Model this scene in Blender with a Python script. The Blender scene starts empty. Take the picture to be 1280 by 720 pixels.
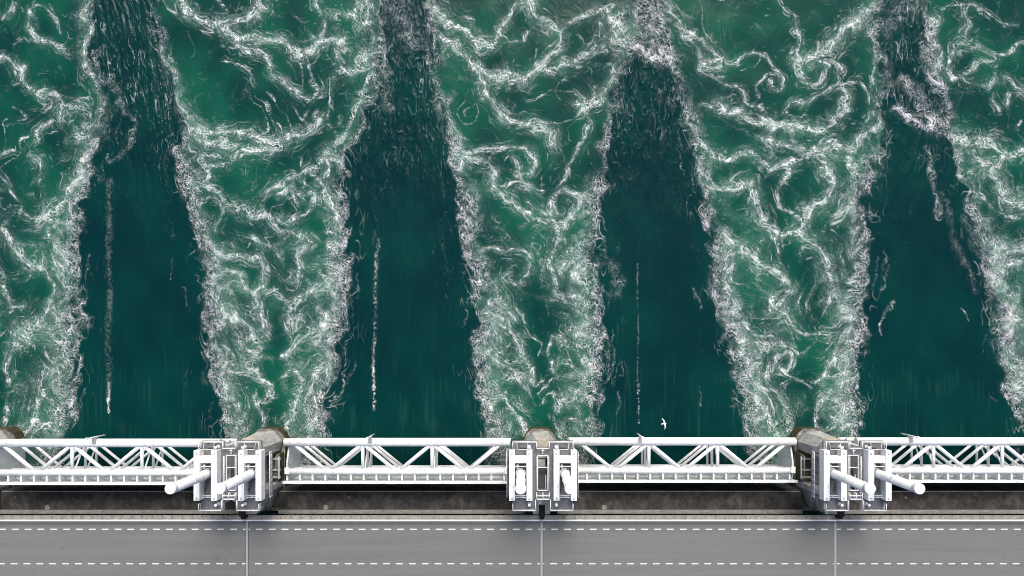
import bpy, bmesh, math, random
from mathutils import Vector, Matrix
import numpy as np
WCOL = {'green0': (.0020,.034,.030), 'green1': (.0045,.072,.047), 'tongue': (.0006,.0215,.0250), 'tongue1': (.0010,.032,.0305), 'milk': (.075,.20,.15), 'foam': (.80,.85,.85)}
WSPEC = .12
SUN, SKY, EXPO = 1.75, .14, 0.38
# ---------------------------------------------------------------- water fields (u right, v towards the barrier, 1 unit = 0.1358 m)
_rs = np.random.RandomState(7)
_PERM = np.concatenate([_rs.permutation(256)]*2).astype(np.int32)
_ang = _rs.rand(256)*2*np.pi
_GX = np.cos(_ang).astype(np.float32); _GY = np.sin(_ang).astype(np.float32)
def noise(x, y, seed=0):
    x = np.asarray(x, np.float32)+seed*17.37; y = np.asarray(y, np.float32)+seed*9.71
    xi = np.floor(x); yi = np.floor(y)
    xf = x-xi; yf = y-yi
    xi = xi.astype(np.int32) & 255; yi = yi.astype(np.int32) & 255
    xj = (xi+1) & 255; yj = (yi+1) & 255
    a = _PERM[xi]; b = _PERM[xj]
    h00 = _PERM[a+yi]; h01 = _PERM[a+yj]; h10 = _PERM[b+yi]; h11 = _PERM[b+yj]
    n00 = _GX[h00]*xf+_GY[h00]*yf
    n10 = _GX[h10]*(xf-1)+_GY[h10]*yf
    n01 = _GX[h01]*xf+_GY[h01]*(yf-1)
    n11 = _GX[h11]*(xf-1)+_GY[h11]*(yf-1)
    u = xf*xf*xf*(xf*(xf*6-15)+10); v = yf*yf*yf*(yf*(yf*6-15)+10)
    p = n00+u*(n10-n00); q = n01+u*(n11-n01)
    return (p+v*(q-p))*1.5
def sstep(a, b, x):
    t = np.clip((x-a)/(b-a), 0, 1)
    return t*t*(3-2*t)
def ridge(x, y, seed, sharp):
    return np.clip(1-np.abs(noise(x, y, seed))*sharp, 0, 1)

JETS = [  # left and right edge of each dark tongue of fast water, as (v, u)
 ([(-80,112),(0,118),(60,116),(110,126),(165,134),(210,117),(260,105),(320,97),(380,98),(440,99),(500,92),(560,80),(700,70)],
  [(-80,186),(0,190),(60,202),(100,214),(150,224),(190,221),(240,226),(290,243),(340,254),(400,258),(450,262),(510,271),(560,280),(700,290)]),
 ([(-80,470),(0,474),(60,477),(120,472),(160,452),(200,434),(260,432),(320,437),(380,432),(440,425),(500,415),(560,402),(700,392)],
  [(-80,520),(0,532),(60,538),(110,546),(150,554),(190,564),(240,572),(290,577),(330,586),(380,589),(430,592),(480,598),(560,609),(700,620)]),
 ([(-80,802),(0,806),(50,800),(85,778),(120,767),(170,763),(220,757),(270,748),(320,747),(380,749),(440,751),(500,751),(560,744),(700,734)],
  [(-80,818),(0,822),(50,832),(90,846),(130,852),(170,864),(220,873),(260,877),(300,886),(350,892),(400,902),(450,916),(500,927),(560,936),(700,946)]),
 ([(-80,1112),(0,1102),(50,1094),(100,1106),(160,1107),(200,1096),(240,1084),(290,1085),(340,1083),(400,1082),(450,1076),(500,1071),(560,1076),(700,1066)],
  [(-80,1145),(0,1152),(60,1160),(100,1168),(150,1180),(200,1192),(250,1206),(290,1219),(330,1228),(370,1238),(420,1245),(460,1250),(510,1264),(560,1284),(700,1300)]),
]
VORT = [(57,30,20,1),(265,203,22,-1),(352,255,26,1),(655,205,20,1),(705,258,18,-1),(963,105,18,1),(1022,90,22,-1),(983,450,20,1),
 (650,335,18,1),(310,420,22,1),(1215,82,28,-1),(1060,130,22,1),(300,355,26,1),(30,310,26,-1),(60,380,30,1),(20,460,30,-1),(385,340,24,-1),
 (400,480,24,1),(290,490,24,-1),(630,430,30,1),(720,360,26,-1),(720,470,30,1),(640,520,22,-1),(940,330,40,1),(1040,400,26,-1),(950,520,24,1),
 (1040,520,22,-1),(1000,230,40,1),(920,210,26,-1),(1255,220,30,1),(1262,360,30,-1),(90,150,26,1),(40,230,26,-1),(350,90,40,1),(300,140,50,-1),
 (620,70,45,1),(690,120,40,-1),(440,40,24,1),(400,210,30,-1),(600,140,40,1),(930,40,50,-1),(1230,30,40,1),(360,520,16,1),(15,520,20,1)]
STROKES = [ # width, strength, centre line of each foam streak
 (5,.8,[(38,15),(40,32),(50,47),(66,55),(80,62),(88,66)]),(3,.6,[(38,15),(48,8),(60,12),(70,20),(74,38)]),
 (8,.85,[(112,-20),(112,0),(104,18),(114,35),(108,55),(113,80),(120,100),(126,120),(134,150),(126,170),(110,190),(103,215),(85,245),(70,262),(52,275)]),
 (5,.85,[(-10,72),(10,76),(25,82),(30,95),(40,112),(55,122),(66,125),(75,140),(78,152),(50,165),(45,175)]),
 (20,.5,[(70,140),(100,135),(118,160),(95,175)]),(6,.7,[(40,190),(50,205),(52,215),(48,225)]),(3,.7,[(-10,186),(0,188),(18,187)]),
 (4,.6,[(-5,212),(5,230),(22,250),(26,270)]),(5,.75,[(5,285),(15,300),(28,315),(40,335),(60,345),(65,365),(60,390),(45,410),(30,415),(18,430),(12,450),(6,480)]),
 (3,.7,[(-4,330),(8,365),(15,380),(30,383)]),(6,.8,[(35,422),(45,408),(60,412)]),(5,.6,[(10,490),(6,520),(8,545)]),(6,.8,[(30,545),(42,528),(60,532),(76,540)]),
 (12,.5,[(60,480),(45,510),(40,540)]),(8,.6,[(70,280),(60,310),(72,340)]),(7,.6,[(40,270),(60,280),(85,275)]),(8,.55,[(10,20),(20,5),(30,-10)]),
 (7,.95,[(212,-12),(222,0),(235,15),(262,26),(290,25),(315,21),(323,10),(326,-10)]),(7,.9,[(280,28),(288,45),(310,48),(340,50),(358,55),(375,66),(398,53),(430,50)]),
 (4,.95,[(300,60),(320,68),(335,75),(343,92),(355,105),(375,115),(392,119)]),(2.5,.7,[(280,75),(300,82),(312,90),(322,105)]),(8,.5,[(330,50),(320,62),(345,85)]),
 (5,.7,[(395,-10),(397,5),(403,25),(400,45)]),(6,.7,[(420,60),(425,85),(450,88),(470,82)]),(20,.62,[(440,-20),(455,20),(462,50),(455,80)]),(16,.5,[(405,25),(430,15),(465,5)]),
 (3,.6,[(415,95),(412,130),(418,170),(420,190)]),(6,.75,[(465,95),(456,115),(462,125),(442,140),(430,165),(412,195),(405,222)]),
 (6,.95,[(200,58),(214,95),(224,130),(240,150),(265,163),(308,165),(318,173),(335,181),(352,180),(372,170),(390,160),(400,148)]),
 (11,.75,[(222,140),(240,165),(270,178),(300,188),(330,186)]),(5,.9,[(300,192),(280,204),(262,205),(255,196),(261,189),(272,193)]),
 (6,.85,[(258,203),(254,225),(262,240),(285,252),(305,262),(330,272)]),(5,.75,[(330,245),(342,233),(370,215),(400,205),(432,205)]),(6,.8,[(350,240),(360,230),(370,246)]),
 (5,.8,[(318,262),(340,274),(365,270),(382,262),(390,250),(384,238),(364,240)]),(6,.7,[(390,212),(400,235),(415,260),(425,275)]),(5,.6,[(248,262),(262,250),(280,262),(272,285)]),
 (5,.9,[(325,272),(350,284),(372,291),(388,299)]),(5,.9,[(255,303),(275,316),(300,321),(320,322),(328,335),(325,350),(316,358)]),
 (5,.8,[(288,343),(305,353),(318,370),(331,386),(328,402)]),(8,.85,[(283,388),(292,403),(310,410),(324,420),(328,436),(318,438),(305,425)]),
 (5,.8,[(278,462),(290,454),(310,455),(325,465),(335,482),(330,505)]),(8,.65,[(268,432),(278,458),(290,490),(296,520),(302,550)]),(5,.95,[(352,441),(370,431),(389,415)]),
 (6,.85,[(382,308),(374,330),(370,345)]),(7,.85,[(364,402),(368,380),(378,366),(392,362)]),(8,.65,[(402,345),(415,362),(420,380),(410,402),(394,422)]),
 (6,.8,[(352,472),(366,460),(376,475),(366,500),(360,530),(356,552)]),(6,.7,[(396,455),(390,488),(400,510),(386,545)]),(5,.7,[(318,300),(345,308),(352,318)]),(5,.6,[(330,360),(350,370),(362,382)]),
 (10,.55,[(320,500),(330,525),(322,548)]),(8,.6,[(415,420),(405,450),(410,480)]),
 (8,.8,[(528,-12),(545,12),(560,30),(582,44),(600,56),(614,56)]),(8,.82,[(553,46),(570,60),(585,80),(600,102),(616,120),(636,139),(652,148),(670,155),(684,165),(692,182)]),
 (4,.85,[(604,57),(613,54),(620,40),(634,16),(650,2)]),(6,.95,[(656,-6),(666,12),(676,22),(692,35),(702,42),(700,58),(690,68),(678,80),(660,90),(630,93),(605,90),(590,80)]),
 (6,.7,[(704,36),(722,21),(750,10),(768,2)]),(2,.6,[(625,60),(650,45),(665,32)]),(11,.6,[(680,80),(702,84),(730,70),(758,52),(776,35)]),(12,.95,[(768,20),(778,48),(800,56),(815,60)]),
 (6,.8,[(800,68),(776,84),(765,105),(746,130),(726,140)]),(2,.5,[(660,120),(680,110),(700,114),(720,125)]),(7,.7,[(722,130),(735,136),(745,120)]),
 (4,.65,[(730,138),(732,165),(721,190),(712,210),(700,226)]),(4,.7,[(530,55),(540,95),(550,130),(563,155),(580,172)]),(8,.8,[(548,130),(552,158),(566,186),(585,200),(576,212)]),
 (4,.85,[(580,192),(610,185),(640,182),(660,190),(668,205),(664,218),(650,222)]),(7,.8,[(585,200),(608,202),(618,216),(616,230),(630,245),(655,260),(678,274)]),(3,.7,[(640,195),(650,210),(644,220),(656,226)]),
 (5,.8,[(690,270),(694,246),(710,240),(722,254),(716,270),(700,273)]),(3,.6,[(625,230),(660,230),(690,235),(702,225)]),(10,.45,[(640,240),(665,235),(685,250)]),
 (3,.85,[(602,314),(620,311),(645,312),(660,318),(662,330),(655,342)]),(3,.8,[(640,345),(634,350),(642,358),(652,355),(652,345)]),(4,.8,[(618,362),(628,385),(642,396)]),
 (5,.85,[(622,402),(640,420),(655,440),(663,465),(668,480),(680,478)]),(2,.6,[(645,380),(660,410),(675,430),(673,442)]),(5,.7,[(598,438),(625,454),(645,466),(660,492)]),
 (5,.7,[(700,418),(686,432),(690,460),(697,472)]),(5,.75,[(688,262),(695,280),(696,300),(689,335),(696,348)]),(7,.7,[(700,335),(715,330),(725,345),(742,335)]),(8,.65,[(700,365),(712,370),(720,362)]),
 (3,.7,[(675,490),(700,475),(716,464)]),(6,.7,[(714,492),(698,505),(694,522),(700,545)]),(5,.7,[(634,498),(648,520),(652,548)]),(6,.9,[(683,270),(700,278),(716,268)]),(9,.5,[(610,380),(600,410),(615,430)]),
 (6,.6,[(735,400),(720,430),(728,460)]),(8,.5,[(730,500),(715,525),(722,548)]),(8,.5,[(622,500),(615,525),(630,545)]),
 (6,.8,[(832,-5),(836,12),(852,32),(872,46),(890,60),(900,75),(886,85),(879,78),(895,71)]),(3,.75,[(902,75),(930,68),(955,75),(968,90),(972,105),(963,110),(958,103)]),
 (2,.7,[(948,118),(945,105),(955,95),(966,96)]),(4,.7,[(885,90),(905,105),(925,115),(930,128),(960,135)]),(7,.85,[(888,130),(920,142),(945,152),(970,158),(1000,155),(1030,160),(1046,155)]),
 (8,.8,[(955,150),(975,156),(990,160)]),(3,.65,[(972,-5),(978,8),(990,25),(1000,50),(1003,80)]),(9,.9,[(1112,-10),(1100,4),(1080,20),(1056,38),(1040,55),(1020,70),(998,76)]),
 (5,.8,[(1000,75),(998,95),(1010,105),(1022,100),(1034,86),(1026,75)]),(4,.8,[(1030,75),(1046,80),(1046,100),(1038,112),(1010,125),(986,130),(978,140)]),(3,.7,[(1040,110),(1060,104),(1080,112),(1086,135),(1081,150)]),
 (6,.75,[(1050,115),(1060,130),(1056,145),(1040,150)]),(4,.8,[(1092,60),(1092,80),(1091,102)]),(6,.95,[(1105,78),(1110,92),(1112,106)]),(3,.85,[(955,172),(964,184),(961,196)]),(3,.9,[(948,172),(956,175)]),
 (9,.8,[(962,178),(985,182),(1010,186),(1040,180),(1066,186),(1076,175),(1095,160),(1102,145)]),(6,.8,[(845,98),(852,130),(862,165),(885,186),(910,196),(930,190),(945,202),(960,215),(985,205),(1002,190)]),
 (7,.85,[(880,190),(873,215),(886,234),(910,232),(935,235),(946,258),(956,274)]),(8,.9,[(1005,192),(1025,196),(1032,215),(1040,226),(1034,242),(1020,256),(1004,272)]),(9,.8,[(1096,188),(1094,225),(1070,246),(1048,264)]),
 (4,.6,[(985,200),(980,230),(974,258),(1000,270)]),(10,.5,[(990,175),(1050,200),(1080,205)]),(8,.55,[(860,40),(880,75),(900,95)]),
 (5,.95,[(944,277),(956,283),(975,295),(1000,290),(1010,298),(1022,310),(1035,330),(1041,350)]),(3,.8,[(957,288),(976,311)]),(4,.8,[(1000,290),(1006,274),(1020,262)]),
 (6,.88,[(903,292),(930,315),(955,328),(966,329),(980,345),(986,360),(978,378),(968,386),(967,370)]),(5,.8,[(970,386),(985,396),(1000,410),(1020,415),(1042,410)]),(3.5,.95,[(945,414),(975,430),(999,441)]),
 (4,.95,[(970,456),(974,442),(985,440),(993,450),(988,460),(979,457)]),(3,.7,[(985,460),(1000,475),(1014,486)]),(5,.95,[(1050,440),(1036,455),(1022,470),(1018,478)]),
 (7,.8,[(1036,380),(1044,369),(1055,388),(1060,402),(1046,426)]),(3,.6,[(1000,440),(1014,425),(1018,405)]),(10,.9,[(918,470),(935,490),(955,510),(966,530),(978,552)]),(5,.6,[(940,478),(970,490),(986,512),(985,545)]),
 (6,.85,[(1022,540),(1026,508),(1045,496),(1055,510),(1046,540)]),(9,.7,[(890,350),(905,395),(925,430),(930,455)]),(10,.5,[(930,400),(955,440),(965,480)]),(7,.6,[(1060,450),(1052,480),(1062,510)]),
 (12,.6,[(1152,-10),(1162,40),(1172,62),(1166,92)]),(3,.6,[(1178,12),(1205,10),(1230,15),(1272,28)]),(5,.7,[(1190,70),(1200,56),(1225,60),(1240,65),(1246,76),(1225,82),(1205,88)]),
 (5,.8,[(1190,70),(1187,85),(1200,100),(1230,105),(1260,102),(1290,118)]),(3,.7,[(1245,65),(1262,60),(1290,42)]),(3,.7,[(1245,118),(1247,137),(1258,135),(1263,120)]),
 (9,.9,[(1190,168),(1210,180),(1235,176),(1250,195),(1240,215),(1265,245),(1290,258)]),(6,.9,[(1218,190),(1230,205),(1255,196),(1290,184)]),(8,.8,[(1206,272),(1226,318),(1250,315),(1290,310)]),
 (8,.8,[(1228,335),(1250,346),(1262,331),(1290,325)]),(9,.75,[(1252,378),(1268,400),(1290,412)]),(11,.85,[(1246,350),(1241,372),(1256,410),(1251,440),(1263,470),(1290,495)]),(3,.6,[(1225,250),(1250,262),(1280,275)]),
 (6,.6,[(1200,10),(1215,30),(1210,45)]),(9,.8,[(1255,440),(1262,462),(1270,475)]),
]
ROUGH = [ # width, strength: churned crests inside the tongues
 (26,.5,[(490,-20),(500,20),(515,55)]),(12,.5,[(478,60),(480,100),(484,140)]),(24,.75,[(820,-20),(815,40),(828,74)]),(10,.95,[(795,62),(812,78),(838,80)]),
 (12,.8,[(1128,108),(1150,128),(1160,152),(1178,165)]),(8,.95,[(1122,142),(1145,160),(1168,166)]),(12,.8,[(1166,30),(1160,70),(1170,105)]),(5,.55,[(124,100),(145,120),(156,150),(166,170),(155,200),(142,210)]),
 (22,.5,[(1100,40),(1130,20),(1140,-15)]),(8,.42,[(1178,250),(1190,300),(1205,340)]),(4,.7,[(1158,190),(1168,240),(1172,280)]),(8,.45,[(1195,310),(1212,345),(1218,370)]),
 (2,.30,[(500,200),(470,260),(468,300),(470,360)]),(2,.28,[(560,260),(552,300),(560,350),(562,400)]),(10,.5,[(765,340),(775,360),(768,375)]),(5,.7,[(98,385),(108,400),(112,415)]),(2.5,.8,[(103,450),(99,470),(96,480)]),
 (2.5,.7,[(432,465),(430,485),(421,498)]),(2.5,.7,[(766,440),(764,460),(756,475)]),(3,.6,[(868,370),(873,392)]),(2.5,.6,[(1118,385),(1108,405),(1102,425)]),(2.5,.8,[(1205,395),(1213,410)]),
 (3,.22,[(1112,270),(1135,310),(1112,350)]),
]
TRAILS = [(4.5,.20,[(137,225),(137,300),(136,400),(136,480)]),(2.6,.5,[(136,478),(135.5,500)]),(1.6,.95,[(135.5,495),(135,515)]),
 (2.2,.40,[(474,300),(470,330),(468,400),(467,470)]),(2.0,.75,[(467.5,460),(467,512)]),(1.1,.24,[(797,330),(797,440),(797,490)]),(1.4,.65,[(797.5,480),(797.5,528)])]

def spline(pts):
    p = np.array(pts, float)
    if len(p) < 3: return p
    q = np.vstack([2*p[0]-p[1], p, 2*p[-1]-p[-2]]); out = []
    for i in range(1, len(q)-2):
        for t in np.linspace(0, 1, 5)[:-1]:
            a, b, c, d = q[i-1], q[i], q[i+1], q[i+2]
            out.append(.5*(2*b+(c-a)*t+(2*a-5*b+4*c-d)*t*t+(3*b-a-3*c+d)*t**3))
    out.append(q[-2]); return np.array(out)
def paint(x, y, gu, gv, strokes, wscale=1.0):
    """strength of the strongest stroke at every sample, with the run along it and the distance off it"""
    F = np.zeros(x.shape, np.float32); P = x.astype(np.float32).copy(); Q = y.astype(np.float32).copy()
    for k, (w, s, pts) in enumerate(strokes):
        w = w*wscale; pad = w*2.6+16
        p = spline(pts)
        i0, i1 = np.searchsorted(gu, [p[:,0].min()-pad, p[:,0].max()+pad]); j0, j1 = np.searchsorted(gv, [p[:,1].min()-pad, p[:,1].max()+pad])
        if i1-i0 < 2 or j1-j0 < 2: continue
        X = x[j0:j1, i0:i1]; Y = y[j0:j1, i0:i1]
        d2 = np.full(X.shape, 1e9, np.float32); run = np.zeros_like(d2); off = np.zeros_like(d2); at = 37.0*k
        for a, b in zip(p[:-1], p[1:]):
            e = b-a; L = max(e@e, 1e-6)
            t = np.clip(((X-a[0])*e[0]+(Y-a[1])*e[1])/L, 0, 1)
            d = (X-a[0]-t*e[0])**2+(Y-a[1]-t*e[1])**2
            m = d < d2
            d2 = np.where(m, d, d2); run = np.where(m, at+t*np.sqrt(L), run)
            off = np.where(m, ((X-a[0])*e[1]-(Y-a[1])*e[0])/np.sqrt(L), off); at += np.sqrt(L)
        f = s*np.exp(-d2/(w*w))
        m = f > F[j0:j1, i0:i1]
        F[j0:j1, i0:i1] = np.where(m, f, F[j0:j1, i0:i1]); P[j0:j1, i0:i1] = np.where(m, run, P[j0:j1, i0:i1]); Q[j0:j1, i0:i1] = np.where(m, off+11.0*k, Q[j0:j1, i0:i1])
    return F, P, Q
def bil(F, fx, fy):
    h, w = F.shape
    fx = np.clip(fx, 0, w-1.001); fy = np.clip(fy, 0, h-1.001)
    i = fx.astype(np.int32); j = fy.astype(np.int32); a = (fx-i).astype(np.float32); b = (fy-j).astype(np.float32)
    return (F[j, i]*(1-a)+F[j, i+1]*a)*(1-b)+(F[j+1, i]*(1-a)+F[j+1, i+1]*a)*b
def blur(F, n, k=2):
    for _ in range(k):
        for ax in (0, 1):
            G = np.moveaxis(F, ax, 0)
            c = np.cumsum(np.concatenate([np.repeat(G[:1], n+1, 0), G, np.repeat(G[-1:], n, 0)], 0), 0)
            F = np.moveaxis((c[2*n+1:]-c[:-2*n-1])/(2*n+1), 0, ax)
    return F.astype(np.float32)

def jet_depth(x, y):
    """>0 inside a tongue: distance to its nearer edge; <0 outside"""
    best = np.full(np.shape(x), -1e9, np.float32)
    for L, R in JETS:
        l = np.interp(y, [p[0] for p in L], [p[1] for p in L]); r = np.interp(y, [p[0] for p in R], [p[1] for p in R])
        best = np.maximum(best, np.minimum(x-l, r-x))
    return best.astype(np.float32)

def water_fields(gu, gv):
    U, V = np.meshgrid(gu.astype(np.float32), gv.astype(np.float32))
    # slow field at quarter resolution: a stirring flow to drag the foam pattern through
    st = 4.0
    cu = np.arange(gu[0]-40, gu[-1]+44, st); cv = np.arange(gv[0]-40, gv[-1]+44, st)
    CU, CV = np.meshgrid(cu, cv)
    psi = np.zeros(CU.shape)
    for (x, y, r, s) in VORT:
        psi += s*r*1.0*np.exp(-((CU-x)**2+(CV-y)**2)/(2*(r*.8)**2))
    psi += 13*noise(CU/70, CV/70, 3)+7*noise(CU/34, CV/34, 4)+2.6*noise(CU/16, CV/16, 5)
    jd = jet_depth(CU, CV)
    psi *= 1-.85*sstep(0, 22, jd)
    vy, vx = np.gradient(psi, st); vx, vy = vx, -vy   # u = dpsi/dy, v = -dpsi/dx
    vx, vy = vy*-1, vx*-1
    fu = np.gradient(psi, st, axis=0); fv = -np.gradient(psi, st, axis=1)
    fv = fv-1.1*sstep(-14, 26, jd)+.18*sstep(10, 60, -jd)
    # streamers: thin strings of bubbles lying along the stirring flow, and streaks peeling off the tongue edges
    rng = np.random.RandomState(23); strings_, peel = [], []
    while len(strings_) < 210:
        x, y = rng.uniform(-60, 1340), rng.uniform(-60, 545)
        if jet_depth(np.array([x]), np.array([y]))[0] > -10: continue
        pts = [(x, y)]; n = rng.randint(8, 26)
        for _ in range(n):
            a, b = np.array([(x-cu[0])/st]), np.array([(y-cv[0])/st]); du_, dv_ = bil(fu, a, b)[0], bil(fv, a, b)[0]
            L = max(np.hypot(du_, dv_), .05); x += 4*du_/L; y += 4*dv_/L; pts.append((x, y))
        strings_.append((rng.choice([1.2, 1.7, 2.4, 3.4]), rng.uniform(.18, .58), pts[::2]))
    for L_, R_ in JETS:
        for side, E in ((1, L_), (-1, R_)):
            for _ in range(26):
                y = rng.uniform(40, 540); x = np.interp(y, [p[0] for p in E], [p[1] for p in E])+side*rng.exponential(9)
                n = rng.uniform(8, 34); t = rng.uniform(-.25, .45)*side
                peel.append((rng.uniform(1.0, 2.6), rng.uniform(.25, .6), [(x, y), (x+t*n*.5+rng.uniform(-2, 2), y-n*.5), (x+t*n, y-n)]))
    # trace back
    def trace(T, n):
        hu = U[::2, ::2].copy(); hv = V[::2, ::2].copy(); dt = T/n
        for _ in range(n):
            a = (hu-cu[0])/st; b = (hv-cv[0])/st
            ku = bil(fu, a, b); kv = bil(fv, a, b)
            mu = hu-.5*dt*ku; mv = hv-.5*dt*kv
            a = (mu-cu[0])/st; b = (mv-cv[0])/st
            hu = hu-dt*bil(fu, a, b); hv = hv-dt*bil(fv, a, b)
        jj = np.arange(U.shape[0])/2; ii = np.arange(U.shape[1])/2
        FX, FY = np.meshgrid(ii, jj)
        return bil(hu.astype(np.float32), FX, FY), bil(hv.astype(np.float32), FX, FY)
    A1, B1 = trace(16, 6); A2, B2 = trace(38, 14)
    # ragged positions
    n26x = noise(U/26, V/26, 11); n26y = noise(U/26, V/26, 14)
    wx = U+5*n26x+3.2*noise(U/10, V/12, 12)+1.5*noise(U/4.3, V/4.3, 13)+.45*(A1-U)
    wy = V+5*n26y+3.2*noise(U/10, V/12, 15)+1.5*noise(U/4.3, V/4.3, 16)+.45*(B1-V)
    near = sstep(40, 420, V)
    J = jet_depth(wx+5*noise(U/18, V/34, 26), wy)
    inside = sstep(-12-8*near, 2, J+3*noise(U/7, V/9, 27))
    lw = 3.2*noise(U/13, V/13, 17); lv = 2.2*noise(U/6, V/6, 18)
    bx = U+5*n26x+1.6*noise(U/11, V/11, 12)+.3*(A1-U); by = V+5*n26y+1.6*noise(U/11, V/11, 15)+.3*(B1-V)
    gw = noise(U/22, V/22, 19)
    S, P, Q = paint(bx, by, gu, gv, STROKES+strings_, .70)
    S = np.where(S > 0, S**(1.1-1.0*np.clip(gw, -.9, .9)), 0)
    Sw, P2, Q2 = paint(bx, by, gu, gv, STROKES, 2.6)
    # shear band at the sides of each tongue, wider towards the barrier
    wout = np.maximum(10+17*near+9*noise(U/30, V/40, 21)+6*noise(U/14, V/16, 24), 3.5)
    win = np.maximum(3.5+5*near+5*noise(U/16, V/18, 25), 1.5)
    Jb = J+2+5*near
    band = np.where(Jb > 0, np.exp(-(Jb/win)**2), np.exp(-np.abs(np.minimum(Jb, 0)/wout)**1.9))
    gaps = sstep(-.8, .35, noise(U/40, V/55, 22)+.5*noise(U/15, V/20, 28)+.3*near)
    band *= (.55+.45*sstep(70, 260, V))*(.25+.75*gaps)
    churn = (1-inside)*(.12+.6*sstep(170, 470, V))*np.clip(.75+1.0*noise(U/45, V/50, 23), 0, 1.3)
    calm = np.zeros_like(U)
    for xc in (-5, 345, 679, 1012, 1345):
        calm = np.maximum(calm, np.exp(-((bx-xc-4*lw)/15)**2))
    calm *= sstep(340, 450, V); churn = churn*(1-.85*calm); Sw = Sw*(1-.6*calm)
    R, _, _ = paint(wx, wy, gu, gv, ROUGH+peel)
    T, _, _ = paint(U+1.4*noise(U/5, V/7, 31)+1.6*noise(U/50, V/60, 32), V, gu, gv, TRAILS)
    g1 = noise(A2/18, B2/18, 46)*.5+.5; g2 = noise(U/9, V/9, 47)*.5+.5; g3 = noise(A1/11, B1/11, 50)*.5+.5
    # strands drawn out along each streak
    q = Q2+lw*.75+.5*lv; p = P2+lv
    r1 = ridge(p/40, q/8.0, 81, 6.5); r2 = ridge(p/22, q/4.4, 82, 4.2); r3 = ridge(p/10, q/2.5, 83, 2.8)
    r0 = ridge(p/70, q/13, 84, 12)
    strand = np.maximum(r1**1.8, np.maximum(.85*r2**2, .75*r3**2))
    # bubbles dragged into threads and cells by the eddies
    f1 = ridge(A2/34, B2/34, 41, 14)*sstep(-.15, .35, noise(A1/40, B1/40, 48)); f2 = ridge(A2/17, B2/17, 42, 8)*sstep(-.1, .3, noise(A1/28, B1/28, 49))
    f3 = ridge(A2/8.5, B2/8.5, 43, 4.8); f4 = ridge(A1/4.6, B1/4.6, 44, 3.4); f5 = noise(A1/2.2, B1/2.2, 45); f6 = ridge(A2/4.2, B2/4.2, 56, 3.0)
    net = np.maximum(f3**1.7, np.maximum(.8*f4**1.7, .7*f6**1.8))
    lace = np.maximum(.9*f4**2, .85*f6**2)*(.7+.5*f5)
    webs = np.maximum(f1**2*.7, f2**2.4*.6)*np.clip(.16+.6*Sw+churn*1.1, 0, 1)*(1-inside)*sstep(.3, .7, g2)
    dens = np.clip(S*(.50+.7*g1)+.15*Sw*g1*1.6, 0, 1.1)
    tex = np.clip(np.maximum(.85*strand, .8*net)+.18*strand*net+.14*f5, 0, 1)
    wisp = np.maximum(r0**1.6, .6*r1**3)*sstep(.10, .6, Sw)*sstep(.25, .7, g1)*.55
    strings = np.maximum(tex**1.8*sstep(.05, .75, dens)*1.3*(.35+.9*g2), wisp*(1-inside))
    core = sstep(.62, 1.08, S*(.45+.85*g1))*(.2+1.0*tex**1.3)*1.1*(.5+.7*g3)
    sheet = np.maximum(lace, .8*r2**2*r3)*np.clip(1.15*sstep(.30, .95, Sw)*(.05+1.3*g3)*(.6+.8*g1)+1.0*churn*(.25+1.1*g1)+.35*band, 0, 1)*(1-inside)*.52
    churned = net**1.9*np.clip(churn*1.2, 0, .8)*sstep(.35, .85, g1)*1.1
    # choppy speckle
    s1 = noise(wx/3.4+.8*f3, wy/4.4, 51); s2 = noise(wx/1.9, wy/2.2, 52); s3 = noise(A1/6.5, B1/9, 53)
    w1 = ridge(wx/3.7, wy/4.8, 54, 3.0)**1.9; w2 = ridge(wx/2.3, wy/2.9, 55, 2.5)**2.0
    bd = np.clip(band+R*.9, 0, 1)
    speck = np.clip(np.maximum(.95*w1, .85*w2)+.30*s2-.06, 0, 1)*sstep(.03, .85, bd)*(.30+.95*g2)*(.55+.70*g1)*.97
    # short bright wave crests fanning out along the tongues
    apex = [(72, -30), (503, -60), (818, -160), (1132, -90)]
    kk = np.digitize(U, [350, 680, 1000]); ax = np.array([a[0] for a in apex])[kk]; ay = np.array([a[1] for a in apex])[kk]
    rad = np.hypot(U-ax, V-ay); phi = np.arctan2(U-ax, np.maximum(V-ay, 1))*np.maximum(rad, 60)
    fan = sstep(340, 70, V)
    ph = phi+.55*lw+4*noise(U/34, V/60, 67)
    c1 = ridge(ph/7.5, (rad+3*lv)/36, 62, 8.5); c2 = ridge(ph/4.4, rad/20, 63, 5.0); c3 = noise(phi/3.4, rad/60, 66); c4 = noise(ph/9, rad/26, 68)
    pat = sstep(-.1, .8, .8*noise(U/30, V/40, 64)+.5*noise(U/9, V/16, 65)+.34*fan-.12)
    crest = np.maximum(c1**1.8*.9, .6*c2**2.6*sstep(.4, .8, g2))*inside*pat*(.0+.62*fan)*(.4+.9*g2)
    fleck = ridge(A1/8, B1/24, 69, 7)**1.5*sstep(.05, .5, noise(U/20, V/34, 70)+.25*noise(U/6, V/9, 74))*np.exp(-np.maximum(J, 0)/15)*inside*.6
    tr = T*np.clip(.40+1.0*s2+.6*s1+.5*noise(U/7, V/40, 75)+.5*noise(U/60, V/16, 78), 0, 1)
    boil = sstep(.55, .95, R*(.5+.8*g3))*np.clip(.25+.9*np.maximum(w1, w2)+.4*s1, 0, 1)
    foam = np.maximum.reduce([boil, strings*(1-.7*inside), core*(1-.5*inside), churned, webs, speck, crest, fleck, tr, sheet])
    foam = np.clip((foam-.03)*1.08, 0, 1); foam = np.clip(.55*foam+.45*sstep(.10, .85, foam)*1.05, 0, 1)
    milk = np.clip(S*.6+.36*Sw*(.4+g1)+.42*band*(1-inside)+.58*churn-.16, 0, 1.2)
    milk = .78*(.6*blur(milk, 8)+.4*blur(milk, 3))*(1-.85*inside)
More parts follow.
